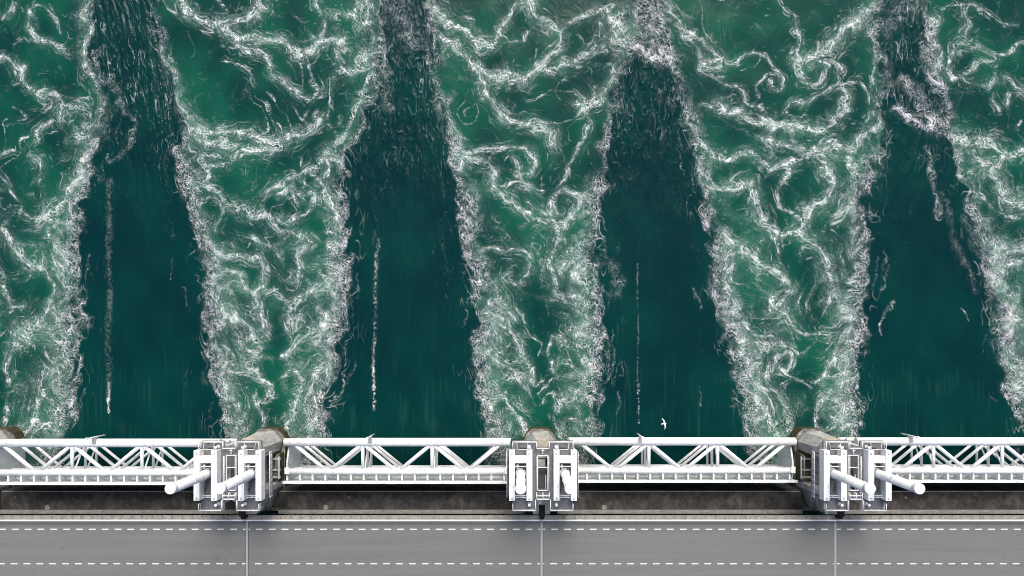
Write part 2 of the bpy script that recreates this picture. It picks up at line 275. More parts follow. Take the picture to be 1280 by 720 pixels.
    milk = milk*np.clip(.65+.8*noise(A1/17, B1/17, 71)+.45*noise(A2/7, B2/7, 76)+.35*(lace-.3), .1, 1.6)
    faint = np.clip(c3, 0, 1)*(.03+.11*sstep(420, 520, V))*inside*sstep(-.3, .5, noise(U/30, V/40, 77))
    milk = np.clip(milk*(.92-.27*sstep(300, 480, V))+faint, 0, 1)
    wild = np.clip(.55*R+.45*band+.2*S, 0, 1)
    hgt = .10*s1*wild+.05*s2*wild+.11*c2*inside*fan+.17*c4*inside*(.18+fan)+.02*c3*inside+.16*s3*(wild*.8+.03)+.10*foam*(1+s1)*.6+.012*noise(A1/5, B1/9, 72)+.12*noise(U/40, V/40, 73)*(1-inside*.6)
    band = np.clip(bd*sstep(.2, .7, bd), 0, 1)*sstep(-26, -6, J)
    return U, V, band.astype(np.float32), foam.astype(np.float32), milk.astype(np.float32), inside.astype(np.float32), hgt.astype(np.float32)

random.seed(11)
scene = bpy.context.scene
COL = scene.collection
R = math.radians
H = 105.0; FPX = 858.0; NX = 652.0; NY = 430.0     # drone height over the road deck, focal length in photo pixels, point straight below
WATER = -11.5
def mx(px, z): return (px-NX)*(H-z)/FPX            # measuring the photograph at a known height
def my(py, z): return -(py-NY)*(H-z)/FPX
def keep(o, label=None, cat=None, group=None, kind=None):
    for k, v in (('label', label), ('category', cat), ('group', group), ('kind', kind)):
        if v: o[k] = v
    return o
# ---------------------------------------------------------------- materials
def mat(name):
    m = bpy.data.materials.new(name); m.use_nodes = True
    nt = m.node_tree; b = nt.nodes['Principled BSDF']
    return m, nt, b
def node(nt, t, **kw):
    n = nt.nodes.new(t)
    for k, v in kw.items():
        if hasattr(n, k): setattr(n, k, v)
        else: n.inputs[k].default_value = v
    return n
def noise_ramp(nt, scale, stops, detail=6, rough=.6, coord='Object', stretch=None, dist=0):
    tc = node(nt, 'ShaderNodeTexCoord'); src = tc.outputs[coord]
    if stretch:
        mp = node(nt, 'ShaderNodeMapping'); mp.inputs['Scale'].default_value = stretch
        nt.links.new(src, mp.inputs[0]); src = mp.outputs[0]
    n = node(nt, 'ShaderNodeTexNoise'); n.inputs['Scale'].default_value = scale; n.inputs['Detail'].default_value = detail
    n.inputs['Roughness'].default_value = rough; n.inputs['Distortion'].default_value = dist
    nt.links.new(src, n.inputs['Vector'])
    r = node(nt, 'ShaderNodeValToRGB'); e = r.color_ramp.elements
    while len(e) < len(stops): e.new(.5)
    for el, (p, c) in zip(e, stops):
        el.position = p; el.color = (*c, 1) if len(c) == 3 else c
    nt.links.new(n.outputs[0], r.inputs[0])
    return r.outputs[0], n.outputs[0]
def mixc(nt, fac, a, b, mode='MIX'):
    m = node(nt, 'ShaderNodeMix', data_type='RGBA', blend_type=mode)
    for i, v in ((0, fac), (6, a), (7, b)):
        if hasattr(v, 'is_linked') or hasattr(v, 'links'): nt.links.new(v, m.inputs[i])
        else: m.inputs[i].default_value = v if i == 0 else (*v, 1)
    return m.outputs[2]
def bump(nt, b, h, strength=.3, dist=.05):
    bp = node(nt, 'ShaderNodeBump'); bp.inputs['Strength'].default_value = strength; bp.inputs['Distance'].default_value = dist
    nt.links.new(h, bp.inputs['Height']); nt.links.new(bp.outputs[0], b.inputs['Normal'])
def surf(name, scale, stops, rough=.6, bumpy=.2, coord='Object', stretch=None, second=None, metal=0, spec=.4):
    m, nt, b = mat(name)
    c, f = noise_ramp(nt, scale, stops, coord=coord, stretch=stretch)
    if second:
        sc, st, mode, strc = second
        c2, _ = noise_ramp(nt, sc, st, coord=coord, stretch=strc, detail=8, rough=.7)
        c = mixc(nt, 1.0, c, c2, mode)
    nt.links.new(c, b.inputs['Base Color']); b.inputs['Roughness'].default_value = rough; b.inputs['Metallic'].default_value = metal
    b.inputs['Specular IOR Level'].default_value = spec
    if bumpy: bump(nt, b, f, bumpy)
    return m
M = {}
M['white'] = surf('white_paint', .9, [(.3, (.72,.75,.76)), (.65, (.82,.84,.85))], .45, 0, second=(1.6, [(.30, (.62,.56,.48)), (.40, (.90,.89,.87)), (.50, (1,1,1))], 'MULTIPLY', None))
M['pale'] = surf('grey_white_paint', .8, [(.3, (.50,.54,.56)), (.7, (.62,.66,.68))], .5, 0, second=(1.7, [(.3, (.72,.70,.66)), (.5, (1,1,1))], 'MULTIPLY', (1,1,.15)))
M['deckgrey'] = surf('deck_coating', 1.6, [(.3, (.125,.13,.14)), (.7, (.17,.175,.19))], .7, .1, second=(5, [(.3, (.75,.74,.72)), (.55, (1,1,1))], 'MULTIPLY', None))
M['steel'] = surf('galvanised_steel', 3, [(.3, (.30,.31,.31)), (.7, (.42,.43,.43))], .5, 0, metal=.3)
M['darksteel'] = surf('dark_machinery', 4, [(.3, (.035,.037,.04)), (.7, (.075,.078,.08))], .6, .1)
M['black'] = surf('black_void_rubber', 4, [(.3, (.008,.008,.008)), (.7, (.02,.02,.02))], .9, 0, spec=.1)
M['asphalt'] = None
M['paint'] = surf('road_paint', 6, [(.30, (.36,.36,.35)), (.50, (.66,.66,.64))], .6, 0, coord='Object')
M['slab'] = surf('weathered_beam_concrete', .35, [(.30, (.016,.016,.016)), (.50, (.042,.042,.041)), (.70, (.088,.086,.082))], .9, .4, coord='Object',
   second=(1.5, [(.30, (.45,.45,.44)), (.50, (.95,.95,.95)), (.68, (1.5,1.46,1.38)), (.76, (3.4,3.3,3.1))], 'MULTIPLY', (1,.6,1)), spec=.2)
M['ledge'] = surf('ledge_concrete', .8, [(.30, (.18,.178,.17)), (.70, (.27,.265,.25))], .85, .2, second=(3, [(.3, (.65,.64,.62)), (.5, (1,1,1))], 'MULTIPLY', (.25,1,1)), spec=.2)
M['kerb'] = surf('kerb_concrete', 1.2, [(.30, (.22,.21,.19)), (.70, (.33,.315,.28))], .85, .2, second=(4, [(.3, (.6,.58,.55)), (.5, (1,1,1))], 'MULTIPLY', (.35,1,1)), spec=.2)
# asphalt with long wheel streaks and patches
m, nt, b = mat('asphalt'); M['asphalt'] = m
c1, f1 = noise_ramp(nt, .05, [(.30, (.150,.157,.154)), (.70, (.168,.180,.173))], stretch=(.25,1.2,1))
c2, f2 = noise_ramp(nt, .9, [(.25, (.90,.90,.90)), (.75, (1.06,1.06,1.06))], stretch=(.03,1,1), detail=3)
c3, f3 = noise_ramp(nt, 6, [(.3, (.86,.86,.86)), (.7, (1.12,1.12,1.12))], detail=8, rough=.85)
c4, f4 = noise_ramp(nt, 1.2, [(.30, (.78,.77,.77)), (.42, (1,1,1))], detail=8, rough=.7, stretch=(.4,1,1))
c = mixc(nt, 1.0, mixc(nt, 1.0, mixc(nt, 1.0, c1, c2, 'MULTIPLY'), c3, 'MULTIPLY'), c4, 'MULTIPLY')
nt.links.new(c, b.inputs['Base Color']); b.inputs['Roughness'].default_value = .85; b.inputs['Specular IOR Level'].default_value = .2
bump(nt, b, f3, .25, .02)
# pier concrete: tan where dry, olive and black where the tide wets it
def pier_mat(name, tan):
    m, nt, b = mat(name)
    c, f = noise_ramp(nt, .7, [(.28, tuple(.72*x for x in tan)), (.70, tuple(1.12*x for x in tan))], detail=8)
    c2, _ = noise_ramp(nt, 2.2, [(.32, (.62,.60,.56)), (.55, (1,1,1))], detail=8, rough=.7, stretch=(1,1,.2))
    c = mixc(nt, 1.0, c, c2, 'MULTIPLY')
    g = node(nt, 'ShaderNodeNewGeometry'); sp = node(nt, 'ShaderNodeSeparateXYZ'); nt.links.new(g.outputs['Position'], sp.inputs[0])
    ad = node(nt, 'ShaderNodeMath', operation='MULTIPLY_ADD'); nt.links.new(f, ad.inputs[0]); ad.inputs[1].default_value = 3.0; nt.links.new(sp.outputs[2], ad.inputs[2])
    mr = node(nt, 'ShaderNodeMapRange'); nt.links.new(ad.outputs[0], mr.inputs[0])
    mr.inputs[1].default_value = -6.2; mr.inputs[2].default_value = -7.6
    c3, _ = noise_ramp(nt, 3, [(.35, (.018,.016,.010)), (.6, (.07,.062,.030)), (.75, (.11,.085,.045))], detail=6)
    c = mixc(nt, mr.outputs[0], c, c3)
    nt.links.new(c, b.inputs['Base Color']); b.inputs['Roughness'].default_value = .8; b.inputs['Specular IOR Level'].default_value = .25
    bump(nt, b, f, .35, .08)
    return m
M['pier'] = pier_mat('pier_concrete', (.40,.36,.31)); M['pierface'] = pier_mat('pier_grey_concrete', (.43,.44,.435))
M['algae'] = surf('algae_concrete', 1.1, [(.30, (.060,.064,.035)), (.55, (.12,.125,.07)), (.75, (.20,.195,.15))], .85, .3, second=(4, [(.3, (.5,.5,.45)), (.6, (1,1,1))], 'MULTIPLY', None), spec=.25)
M['feather'] = surf('white_feathers', 9, [(.35, (.66,.66,.68)), (.6, (.80,.80,.80))], .8, 0, spec=.1)
M['beak'] = surf('yellow_beak', 9, [(.35, (.55,.33,.03)), (.6, (.62,.38,.05))], .5, 0)
# water
m, nt, b = mat('sea_water'); M['water'] = m
def attr(n):
    a = node(nt, 'ShaderNodeAttribute'); a.attribute_name = n; return a.outputs['Fac']
foam_a, milk_a, tong_a, hue_a = attr('foam'), attr('milk'), attr('tongue'), attr('hue')
green = mixc(nt, hue_a, WCOL['green0'], WCOL['green1'])
c = mixc(nt, tong_a, green, mixc(nt, hue_a, WCOL['tongue'], WCOL['tongue1']))
c = mixc(nt, milk_a, c, WCOL['milk'])
fn, ff = noise_ramp(nt, 7, [(.25, (.70,.70,.70)), (.6, (1,1,1))], detail=3)
foam_c = mixc(nt, 1.0, mixc(nt, attr('sky_tint'), WCOL['foam'], (.68,.67,.72)), fn, 'MULTIPLY')  # sky reflection on choppy foam is put into its colour as a mauve-grey tint
c = mixc(nt, foam_a, c, foam_c)
nt.links.new(c, b.inputs['Base Color'])
mr = node(nt, 'ShaderNodeMapRange'); nt.links.new(foam_a, mr.inputs[0]); mr.inputs[3].default_value = .16; mr.inputs[4].default_value = .85
nt.links.new(mr.outputs[0], b.inputs['Roughness']); b.inputs['IOR'].default_value = 1.33; b.inputs['Specular IOR Level'].default_value = WSPEC
bump(nt, b, ff, .12, .04)

# ---------------------------------------------------------------- mesh helpers
class MB:
    def __init__(self): self.bm = bmesh.new()
    def box(self, x0, x1, y0, y1, z0, z1, bev=0):
        vs = [self.bm.verts.new(p) for p in ((x0,y0,z0),(x1,y0,z0),(x1,y1,z0),(x0,y1,z0),(x0,y0,z1),(x1,y0,z1),(x1,y1,z1),(x0,y1,z1))]
        fs = [self.bm.faces.new([vs[i] for i in f]) for f in ((3,2,1,0),(4,5,6,7),(0,1,5,4),(1,2,6,5),(2,3,7,6),(3,0,4,7))]
        if bev:
            es = list({e for f in fs for e in f.edges})
            bmesh.ops.bevel(self.bm, geom=es, offset=bev, segments=2, profile=.5, affect='EDGES')
        return self
    def prism(self, pts0, z0, pts1, z1):
        a = [self.bm.verts.new((x, y, z0)) for x, y in pts0]; b = [self.bm.verts.new((x, y, z1)) for x, y in pts1]
        n = len(a)
        self.bm.faces.new(a[::-1]); self.bm.faces.new(b)
        for i in range(n): self.bm.faces.new((a[i], a[(i+1) % n], b[(i+1) % n], b[i]))
        return self
    def tube(self, p, q, r, r2=None, seg=12):
        p = Vector(p); q = Vector(q); d = q-p; L = d.length; d.normalize()
        u = d.orthogonal().normalized(); v = d.cross(u); r2 = r if r2 is None else r2
        A, B = [], []
        for i in range(seg):
            t = 2*math.pi*i/seg; o = u*math.cos(t)+v*math.sin(t)
            A.append(self.bm.verts.new(p+o*r)); B.append(self.bm.verts.new(q+o*r2))
        self.bm.faces.new(A[::-1]); self.bm.faces.new(B)
        for i in range(seg):
            f = self.bm.faces.new((A[i], A[(i+1) % seg], B[(i+1) % seg], B[i])); f.smooth = True
        return self
    def path(self, pts, r, seg=6, close=False):
        pts = list(pts)+([pts[0]] if close else [])
        for a, b in zip(pts[:-1], pts[1:]): self.tube(a, b, r, seg=seg)
        return self
    def lathe(self, cx, cy, prof, seg=24):
        rings = []
        for r, z in prof: rings.append([self.bm.verts.new((cx+r*math.cos(2*math.pi*i/seg), cy+r*math.sin(2*math.pi*i/seg), z)) for i in range(seg)])
        self.bm.faces.new(rings[0][::-1]); self.bm.faces.new(rings[-1])
        for k in range(len(rings)-1):
            sm = abs(prof[k][0]-prof[k+1][0]) < .25*abs(prof[k][1]-prof[k+1][1])
            for i in range(seg):
                f = self.bm.faces.new((rings[k][i], rings[k][(i+1) % seg], rings[k+1][(i+1) % seg], rings[k+1][i])); f.smooth = sm
        return self
    def build(self, name, material, parent=None, loc=None):
        bmesh.ops.recalc_face_normals(self.bm, faces=self.bm.faces)
        me = bpy.data.meshes.new(name); self.bm.to_mesh(me); self.bm.free()
        me.materials.append(material)
        o = bpy.data.objects.new(name, me); COL.objects.link(o)
        if parent: o.parent = parent
        if loc: o.location = loc
        return o
def empty(name, loc, label, cat, group=None):
    o = bpy.data.objects.new(name, None); COL.objects.link(o); o.location = loc; o.empty_display_size = .5
    return keep(o, label, cat, group)
KIDS = {}
def copy_tree(o, parent=None):
    c = o.copy(); COL.objects.link(c); c.parent = parent
    for ch in [k for k in ALL() if k.parent == o]: copy_tree(ch, c)
    return c
def ALL(): return list(COL.objects)

# ---------------------------------------------------------------- water: one sheet from the tongues to the horizon
du = .8
fu = np.arange(-110, 1400+du, du); fv = np.arange(-85, 650, du)
def stretch(ax, far):
    k = np.cumsum(2.0*1.22**np.arange(1, 60)); k = k[k < far]
    return np.concatenate([ax[0]-k[::-1], ax, ax[-1]+k])
U, V, sky_tint, foam, milk, tongue, hgt = water_fields(fu, fv)
hue = (noise(U/95, V/95, 99)*.5+.5+.35*noise(U/30, V/40, 98)).astype(np.float32)
hue = np.clip(sstep(.15, 1.0, hue+.18*sstep(380, 540, V)*tongue), 0, 1)
gu = stretch(fu, 30000); gv = stretch(fv, 30000)
iu = np.clip(np.searchsorted(fu, gu), 0, len(fu)-1); iv = np.clip(np.searchsorted(fv, gv), 0, len(fv)-1)
du_out = np.maximum(np.maximum(fu[0]-gu, gu-fu[-1]), 0); dv_out = np.maximum(np.maximum(fv[0]-gv, gv-fv[-1]), 0)
fade = np.exp(-np.hypot(*np.meshgrid(du_out, dv_out))/25).astype(np.float32)
take = lambda F: F[iv][:, iu]
foam = take(foam)*fade; milk = take(milk)*fade; tongue = take(tongue)*fade+.25*(1-fade); hgt = take(hgt)*fade; hue = take(hue)*fade+.3*(1-fade); sky_tint = take(sky_tint)*fade
GX, GY = np.meshgrid((gu-NX)*(H-WATER)/FPX, -(gv-NY)*(H-WATER)/FPX)
nu, nv = len(gu), len(gv)
co = np.stack([GX, GY, WATER+hgt], -1).reshape(-1, 3).astype(np.float32)
idx = np.arange(nu*nv, dtype=np.int32).reshape(nv, nu)
quads = np.stack([idx[:-1, :-1], idx[1:, :-1], idx[1:, 1:], idx[:-1, 1:]], -1).reshape(-1, 4)
me = bpy.data.meshes.new('water'); me.vertices.add(len(co)); me.vertices.foreach_set('co', co.ravel())
me.loops.add(quads.size); me.loops.foreach_set('vertex_index', quads.ravel())
me.polygons.add(len(quads)); me.polygons.foreach_set('loop_start', np.arange(0, quads.size, 4, dtype=np.int32))
me.polygons.foreach_set('use_smooth', np.ones(len(quads), bool))
for nme, F in (('foam', foam), ('milk', milk), ('tongue', tongue), ('hue', hue), ('sky_tint', sky_tint)):
    a = me.attributes.new(nme, 'FLOAT', 'POINT'); a.data.foreach_set('value', np.ascontiguousarray(F, np.float32).ravel())
me.update(calc_edges=True); me.materials.append(M['water'])
wo = bpy.data.objects.new('water', me); COL.objects.link(wo); keep(wo, 'dark green sea with white foam streaming through the barrier openings', kind='structure')

# ---------------------------------------------------------------- spans and piers
PX = [-86.9, -42.0, 3.06, 48.0, 93.0]
BAYS = [(PX[i]+PX[i+1])/2 for i in range(4)]
XL, XR = -150, 160
YE = my(644.4, 0); YLINE = my(649.2, 0)
mb = MB(); mb.box(XL, XR, -37.6, YLINE-.10, -.006, 0.0)
road = keep(mb.build('road', M['asphalt']), 'grey asphalt road with dashed white lines along the barrier', kind='structure')
mk = MB()
for yp in (661.6, 704.6):
    yy = my(yp, 0); off = 3.0 if yp < 680 else 1.6
    x = mx(off, 0)-40*1.965
    while x < XR-2:
        mk.box(x-.52, x+.52, yy-.095, yy+.095, .002, .006); x += 1.965
keep(mk.build('lane_marking', M['paint'], road), kind='structure')
# decks
DECKN = ['concrete bridge deck edge at the left end of the road, left of the left joint',
         'concrete bridge deck edge left of centre, between the left and the middle expansion joints',
         'concrete bridge deck edge right of centre, between the middle and the right expansion joints',
         'concrete bridge deck edge at the far right of the road, beyond the right expansion joint']
RAILN = ['white guard rail along the left end of the road, left of the left joint',
         'white roadside guard rail between the left and the middle expansion joints',
         'white roadside guard rail between the middle and the right expansion joints',
         'white guard rail along the right end of the road, right of the right joint']
rail0 = None
for i in range(4):
    x0 = PX[i]+.03 if i else XL; x1 = PX[i+1]-.03 if i < 3 else XR
    t = empty('bridge_deck', ((x0+x1)/2, -32, -2.6), DECKN[i], 'bridge deck', 'concrete deck spans carrying the road')
    hw = (x1-x0)/2
    mb = MB(); mb.box(-hw, hw, -5.7, YE+32, 2.36, 2.585); mb.build('deck_slab', M['ledge'], t)
    mb = MB(); mb.box(-hw, hw, -4.2, 2.2, -1.2, 2.355); mb.build('box_girder', M['ledge'], t)
    mb = MB(); mb.box(-hw, hw, YLINE+32-.02, YE+32-.002, 2.589, 2.73, 0)
    mb.build('kerb', M['kerb'], t)
    mb = MB(); mb.box(-hw, hw, -5.69, -5.2, 2.612, 2.75); mb.build('kerb', M['kerb'], t)
    # guard rail on the kerb
    g = empty('guard_rail', ((x0+x1)/2, YLINE+.05, .13), RAILN[i], 'guard rail', 'guard rails along the road edge')
    mb = MB(); mb.box(-hw, hw, -.09, .10, .62, .78); mb.build('rail', M['white'], g)
    x = -hw+.6; first = None
    x += (1.53-((x0+x1)/2+x)) % 1.53 if False else 0
    step = 1.53 if i in (1, 2) else (hw*2-1.2)/max(1, round((hw*2-1.2)/1.53))
    k = 0
    while x < hw and k < 78:
        if first is None:
            mb = MB(); mb.box(-.06, .06, 0.105, .62, .66, .74).box(-.05, .05, .52, .62, 0, .655)
            first = mb.build('post', M['steel'], g, (x, 0, 0))
        else:
            c = first.copy(); COL.objects.link(c); c.parent = g; c.location = (x, 0, 0)
        x += step; k += 1
JN = ['metal expansion joint across the road below the left lifting tower', 'metal expansion joint across the road below the middle lifting tower',
      'metal expansion joint across the road below the right lifting tower']
for i in (1, 2, 3):
    t = empty('expansion_joint', (PX[i], -32, 0), JN[i-1], 'expansion joint', 'expansion joints across the road')
    mb = MB(); mb.box(-.17, .17, -5.5, YLINE+32-.13, .004, .016); mb.build('cover_plate', M['steel'], t)
    mb = MB(); mb.box(.172, .25, -5.5, YLINE+32-.13, .003, .010); mb.build('rubber_seal', M['darksteel'], t)
    mb = MB(); mb.box(-.22, -.172, -5.5, YLINE+32-.13, .003, .010); mb.build('rubber_seal', M['darksteel'], t)
# concrete beams under the gates
BN = ['stained dark concrete beam below the leftmost gate, between gate and road', 'stained dark concrete beam behind the gate left of the middle tower',
      'stained dark concrete beam behind the gate right of the middle tower', 'stained dark concrete beam below the rightmost gate, with a mossy patch']
yb0, yb1, yb2 = my(613.2, -6), my(637, -6), my(642.3, -5.6)
for i in range(4):
    hw = 22.5-2.75
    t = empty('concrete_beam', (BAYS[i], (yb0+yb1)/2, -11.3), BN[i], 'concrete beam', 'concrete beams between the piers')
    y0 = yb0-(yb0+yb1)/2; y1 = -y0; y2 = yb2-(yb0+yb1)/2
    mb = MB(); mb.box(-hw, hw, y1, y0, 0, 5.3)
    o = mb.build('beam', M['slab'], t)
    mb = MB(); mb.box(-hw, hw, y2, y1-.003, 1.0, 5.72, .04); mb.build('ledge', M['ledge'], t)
    mb = MB(); mb.box(-hw+.3, hw-.3, y0-.22, y0-.06, 5.303, 5.42)
    mb.build('edge_strip', M['ledge'], t)
    mb = MB(); mb.lathe(-hw+7.6, y1+.35, [(.42, 5.303), (.40, 5.42), (.30, 5.46)], 14); mb.build('cap', M['ledge'], t)
    mb = MB(); mb.lathe(-hw+2.3+9*(i % 2), y0-1.1, [(.16, 5.303), (.15, 5.40)], 10); mb.build('cap', M['ledge'], t)
# piers
PN = ['concrete pier nose showing at the far left border of the photo, beside foam', 'tan concrete pier under the left lifting tower, its right flank showing',
      'tan concrete pier nose under the middle lifting tower, facing straight up the picture', 'tan concrete pier under the right lifting tower, its left flank showing',]
t = empty('pier', (PX[0], -19, -14), PN[0], 'pier', 'concrete piers of the barrier')
def mir(p): return [(x, y) for x, y in p]+[(-x, y) for x, y in p[::-1]]
base = mir([(2.3, -8.6), (2.8, -4.5), (2.8, 3.0), (2.15, 4.2), (1.35, 4.95)])
mb = MB(); mb.prism(base, 0, base, 5.4); mb.build('foot', M['pierface'], t)
nb = mir([(2.3, 1.5), (2.55, 3.0), (1.3, 4.65)]); ntp = mir([(2.1, 1.55), (2.1, 3.0), (1.0, 4.35)])
mb = MB(); mb.prism(nb, 5.404, ntp, 12.8); mb.build('nose', M['pierface'], t)
mb = MB(); cp = mir([(2.2, 1.45), (2.2, 3.05), (1.05, 4.45)]); cq = mir([(2.0, 1.5), (2.0, 3.0), (.9, 4.3)]); mb.prism(cp, 12.804, cp, 13.1); mb.prism(cp, 13.101, cq, 13.35); mb.build('cap', M['pier'], t)
sb = mir([(1.3, -7.4), (2.75, -4.2), (2.75, -3.4)]); stp = mir([(1.2, -7.2), (2.4, -4.2), (2.4, -3.5)])
mb = MB(); mb.prism(sb, 5.404, stp, 13.4); mb.build('rear_block', M['pierface'], t)
mb = MB(); mb.box(-.6, .6, -3.35, 1.4, 5.404, 13.0); mb.build('core', M['pierface'], t)
for s in (-1, 1):
    mb = MB(); mb.box(s*1.85-.85, s*1.85+.85, -3.2, 1.2, 5.404, 7.4, .03); mb.build('sill', M['algae'], t)
    mb = MB()
    for y in (-2.6, -1.4, .4): mb.box(s*1.9-.9, s*1.9+1.0, y-.14, y+.14, 7.6, 7.8)
    mb.box(s*2.75-.1, s*2.75+.1, -2.8, .8, 7.803, 8.0)
    mb.build('guide_frame', M['pale'], t)
    mb = MB()
    for y in (-3.0, .95): mb.path([(s*2.6, y, 6.5), (s*2.6, y, 8.9)], .05)
    mb.path([(s*2.6, -3.0, 8.9), (s*2.6, .95, 8.9)], .05); mb.path([(s*2.6, -3.0, 8.3), (s*2.6, .95, 8.3)], .04)
    mb.build('handrail', M['steel'], t)
P0 = t
for i in (1, 2, 3):
    c = copy_tree(P0); c.location.x = PX[i]; c['label'] = PN[i]

# ---------------------------------------------------------------- steel gates
GZ = [-1.1, -2.0, -2.8, -2.8]
GN = ['white tubular steel gate at the far left, its truss cut by the left border', 'white tubular steel gate between the left and the middle lifting towers',
      'white tubular steel gate between the middle and the right lifting towers', 'white tubular steel gate at the far right, its truss cut by the right border']
GY0 = -18.5; C1, C2, C3 = 3.10, -1.50, -3.05; HW = 17.7; TOP = 7.0
t = empty('steel_gate', (BAYS[0], GY0, GZ[0]-TOP), GN[0], 'gate', 'lifting gates of the storm barrier')
A, B_ = 5.43, 16.3; D_ = 10.87
C1S = (3.10, 2.92, 2.66); C2S = (-1.50, -1.62, -1.85)
for lev, (z, s) in enumerate(((TOP-.65, 1.0), (TOP-3.9, .8), (TOP-6.7, .75))):
    c1 = C1S[lev]; c2 = C2S[lev]
    mb = MB(); mb.tube((-HW, c1, z), (HW, c1, z), .64*(1 if lev == 0 else .45), seg=20); mb.build('outer_chord', M['white'], t)
    mb = MB(); mb.tube((-HW+.3, c2, z), (HW-.3, c2, z), .50*(1 if lev == 0 else .52), seg=18); mb.build('inner_chord', M['white'], t)
    for sx in (-1, 1):
        for xa, xb in ((B_, D_), (A, D_), (A, 0)):
            mb = MB(); mb.tube((sx*xa, c1-.2, z), (sx*xb+sx*(.35 if xa > xb else -.35), c2+.2, z), .30*s, seg=12); mb.build('diagonal_brace', M['white'], t)
        mb = MB(); mb.tube((sx*A, c1-.2, z), (sx*A, c2+.2, z), .26*s, seg=12); mb.build('cross_strut', M['white'], t)
        if lev < 2:
            for (x, y) in ((A, 1), (D_, 0), (B_, 1)):
                mb = MB(); mb.tube((sx*x, c1 if y else c2, z-.2), (sx*x, C1S[lev+1] if y else C2S[lev+1], z-3.0), .24, seg=10); mb.build('upright', M['white'], t)
            mb = MB(); mb.tube((sx*A+.25, c2+.1, z), (sx*A+.25, C1S[lev+1]-.1, z-2.9), .13, seg=8); mb.build('sway_brace', M['white'], t)
mb = MB(); mb.box(-HW-.1, HW+.1, C3-.06, C3+.02, 0, TOP-.06); mb.build('skin_plate', M['pale'], t)
mb = MB(); mb.box(-HW-.1, HW+.1, C3-.24, C3+.18, TOP-.055, TOP+.05, .02); mb.build('top_flange', M['white'], t)
x = -HW+.45; ribm = None
while x < HW:
    if ribm is None:
        mb = MB(); vv = [mb.bm.verts.new((dx, y, z)) for dx in (-.04, .04) for y, z in ((C3+.024, TOP-.5), (C2-.35, TOP-.5), (C2-.35, TOP-1.3), (C3+.024, TOP-2.6))]
        mb.bm.faces.new(vv[:4]); mb.bm.faces.new(vv[:3:-1])
        for q in range(4): mb.bm.faces.new((vv[q], vv[(q+1) % 4], vv[4+(q+1) % 4], vv[4+q]))
        mb.box(-.13, .13, C3+.20, C2-.32, TOP-.49, TOP-.40)
        ribm = mb.build('rib', M['white'], t, (x, 0, 0))
    else:
        c = ribm.copy(); COL.objects.link(c); c.parent = t; c.location = (x, 0, 0)
    x += 2.0
for s in (-1, 1):
    mb = MB(); xx = s*(HW-.5)
    pts = [(C1-.7, TOP-1.2), (C1-.7, .4), (C3+.3, .2), (C3+.3, TOP-.7), (C2-.2, TOP-.12), (C2+1.6, TOP-.35)]
    a = [mb.bm.verts.new((xx-.12, y, z)) for y, z in pts]; b2 = [mb.bm.verts.new((xx+.12, y, z)) for y, z in pts]
    mb.bm.faces.new(a); mb.bm.faces.new(b2[::-1])
    for i in range(len(pts)): mb.bm.faces.new((a[i], a[(i+1) % len(pts)], b2[(i+1) % len(pts)], b2[i]))
    mb.build('end_plate', M['pale'], t)
    mb = MB(); mb.box(xx-s*.05-.35, xx-s*.05+.35, C2-.3, C2+.7, TOP-.30, TOP+.02, .04); mb.build('lifting_lug', M['white'], t)
G0 = t
for i in (1, 2, 3):
    c = copy_tree(G0); c.location = (BAYS[i], GY0, GZ[i]-TOP); c['label'] = GN[i]
# masts on the gates
MN = ['thin white mast on the leftmost gate beam, leaning out to the left in view', 'short white mast on the gate left of the middle tower',
      'short white mast on the gate right of the middle tower', 'thin white mast on the rightmost gate beam, leaning out to the right in view']
t0 = None
for i, bx in enumerate((127, 464.5, 800, 1138)):
    loc = (mx(bx, -3), -14.40, GZ[i]-1.2)
    if t0 is None:
        t0 = t = empty('light_mast', loc, MN[i], 'mast', 'masts on the gates')
        mb = MB(); mb.tube((0,0,-1.6), (0,0,2.9), .11, .09, 8); mb.build('pole', M['white'], t)
        mb = MB(); mb.box(-.16, .16, -.16, .16, 2.9, 3.2, .03); mb.build('lamp_head', M['white'], t)
        mb = MB(); mb.box(-.30, .30, -.95, -.10, 1.25, 1.33).box(-.10, .10, -.40, -.08, .3, 1.24); mb.build('bracket', M['steel'], t)
    else:
        t = copy_tree(t0); t.location = loc; t['label'] = MN[i]

# ---------------------------------------------------------------- lifting towers
PZ = 5.5
FN = {1: 'left', 2: 'middle', 3: 'right'}
PLAB = {1: 'grey steel platform with white railings on the left pier, seen from its right', 2: 'grey steel platform with white railings on the middle pier, seen from straight above',
        3: 'grey steel platform with white railings on the right pier, seen from its left'}
t = empty('machine_platform', (PX[1], -19, -.6), PLAB[1], 'platform', 'machine platforms on the piers')
d = PZ+.6
yN, yS = 5.0, -5.0
mb = MB()
# deck plate with a slot in the middle and notches front and back
for (x0, x1, y0, y1) in ((-4.4, -1.0, yS, yN), (1.0, 4.4, yS, yN), (-.998, .998, 2.9, 4.1), (-.998, .998, -3.4, -2.2), (-.998, -.72, -2.198, 2.898), (.72, .998, -2.198, 2.898), (-.718, .718, 1.0, 1.2)):
    mb.box(x0, x1, y0, y1, d-.16, d)
mb.build('deck', M['deckgrey'], t)
mb = MB(); mb.box(-.70, .70, -2.15, .98, d-1.4, d-1.3); mb.build('pit_floor', M['darksteel'], t)
mb = MB(); mb.box(-.73, .73, 2.83, 2.93, d+.002, d+.2).box(-.73, .73, -2.23, -2.13, d+.002, d+.2).box(-.78, -.68, -2.12, 2.82, d+.002, d+.2).box(.68, .78, -2.12, 2.82, d+.002, d+.2).box(-.66, .66, 1.06, 1.14, d+.002, d+.12)
mb.box(.42, .50, -2.0, .0, d-.3, d-.2)
mb.build('hatch_frame', M['white'], t)
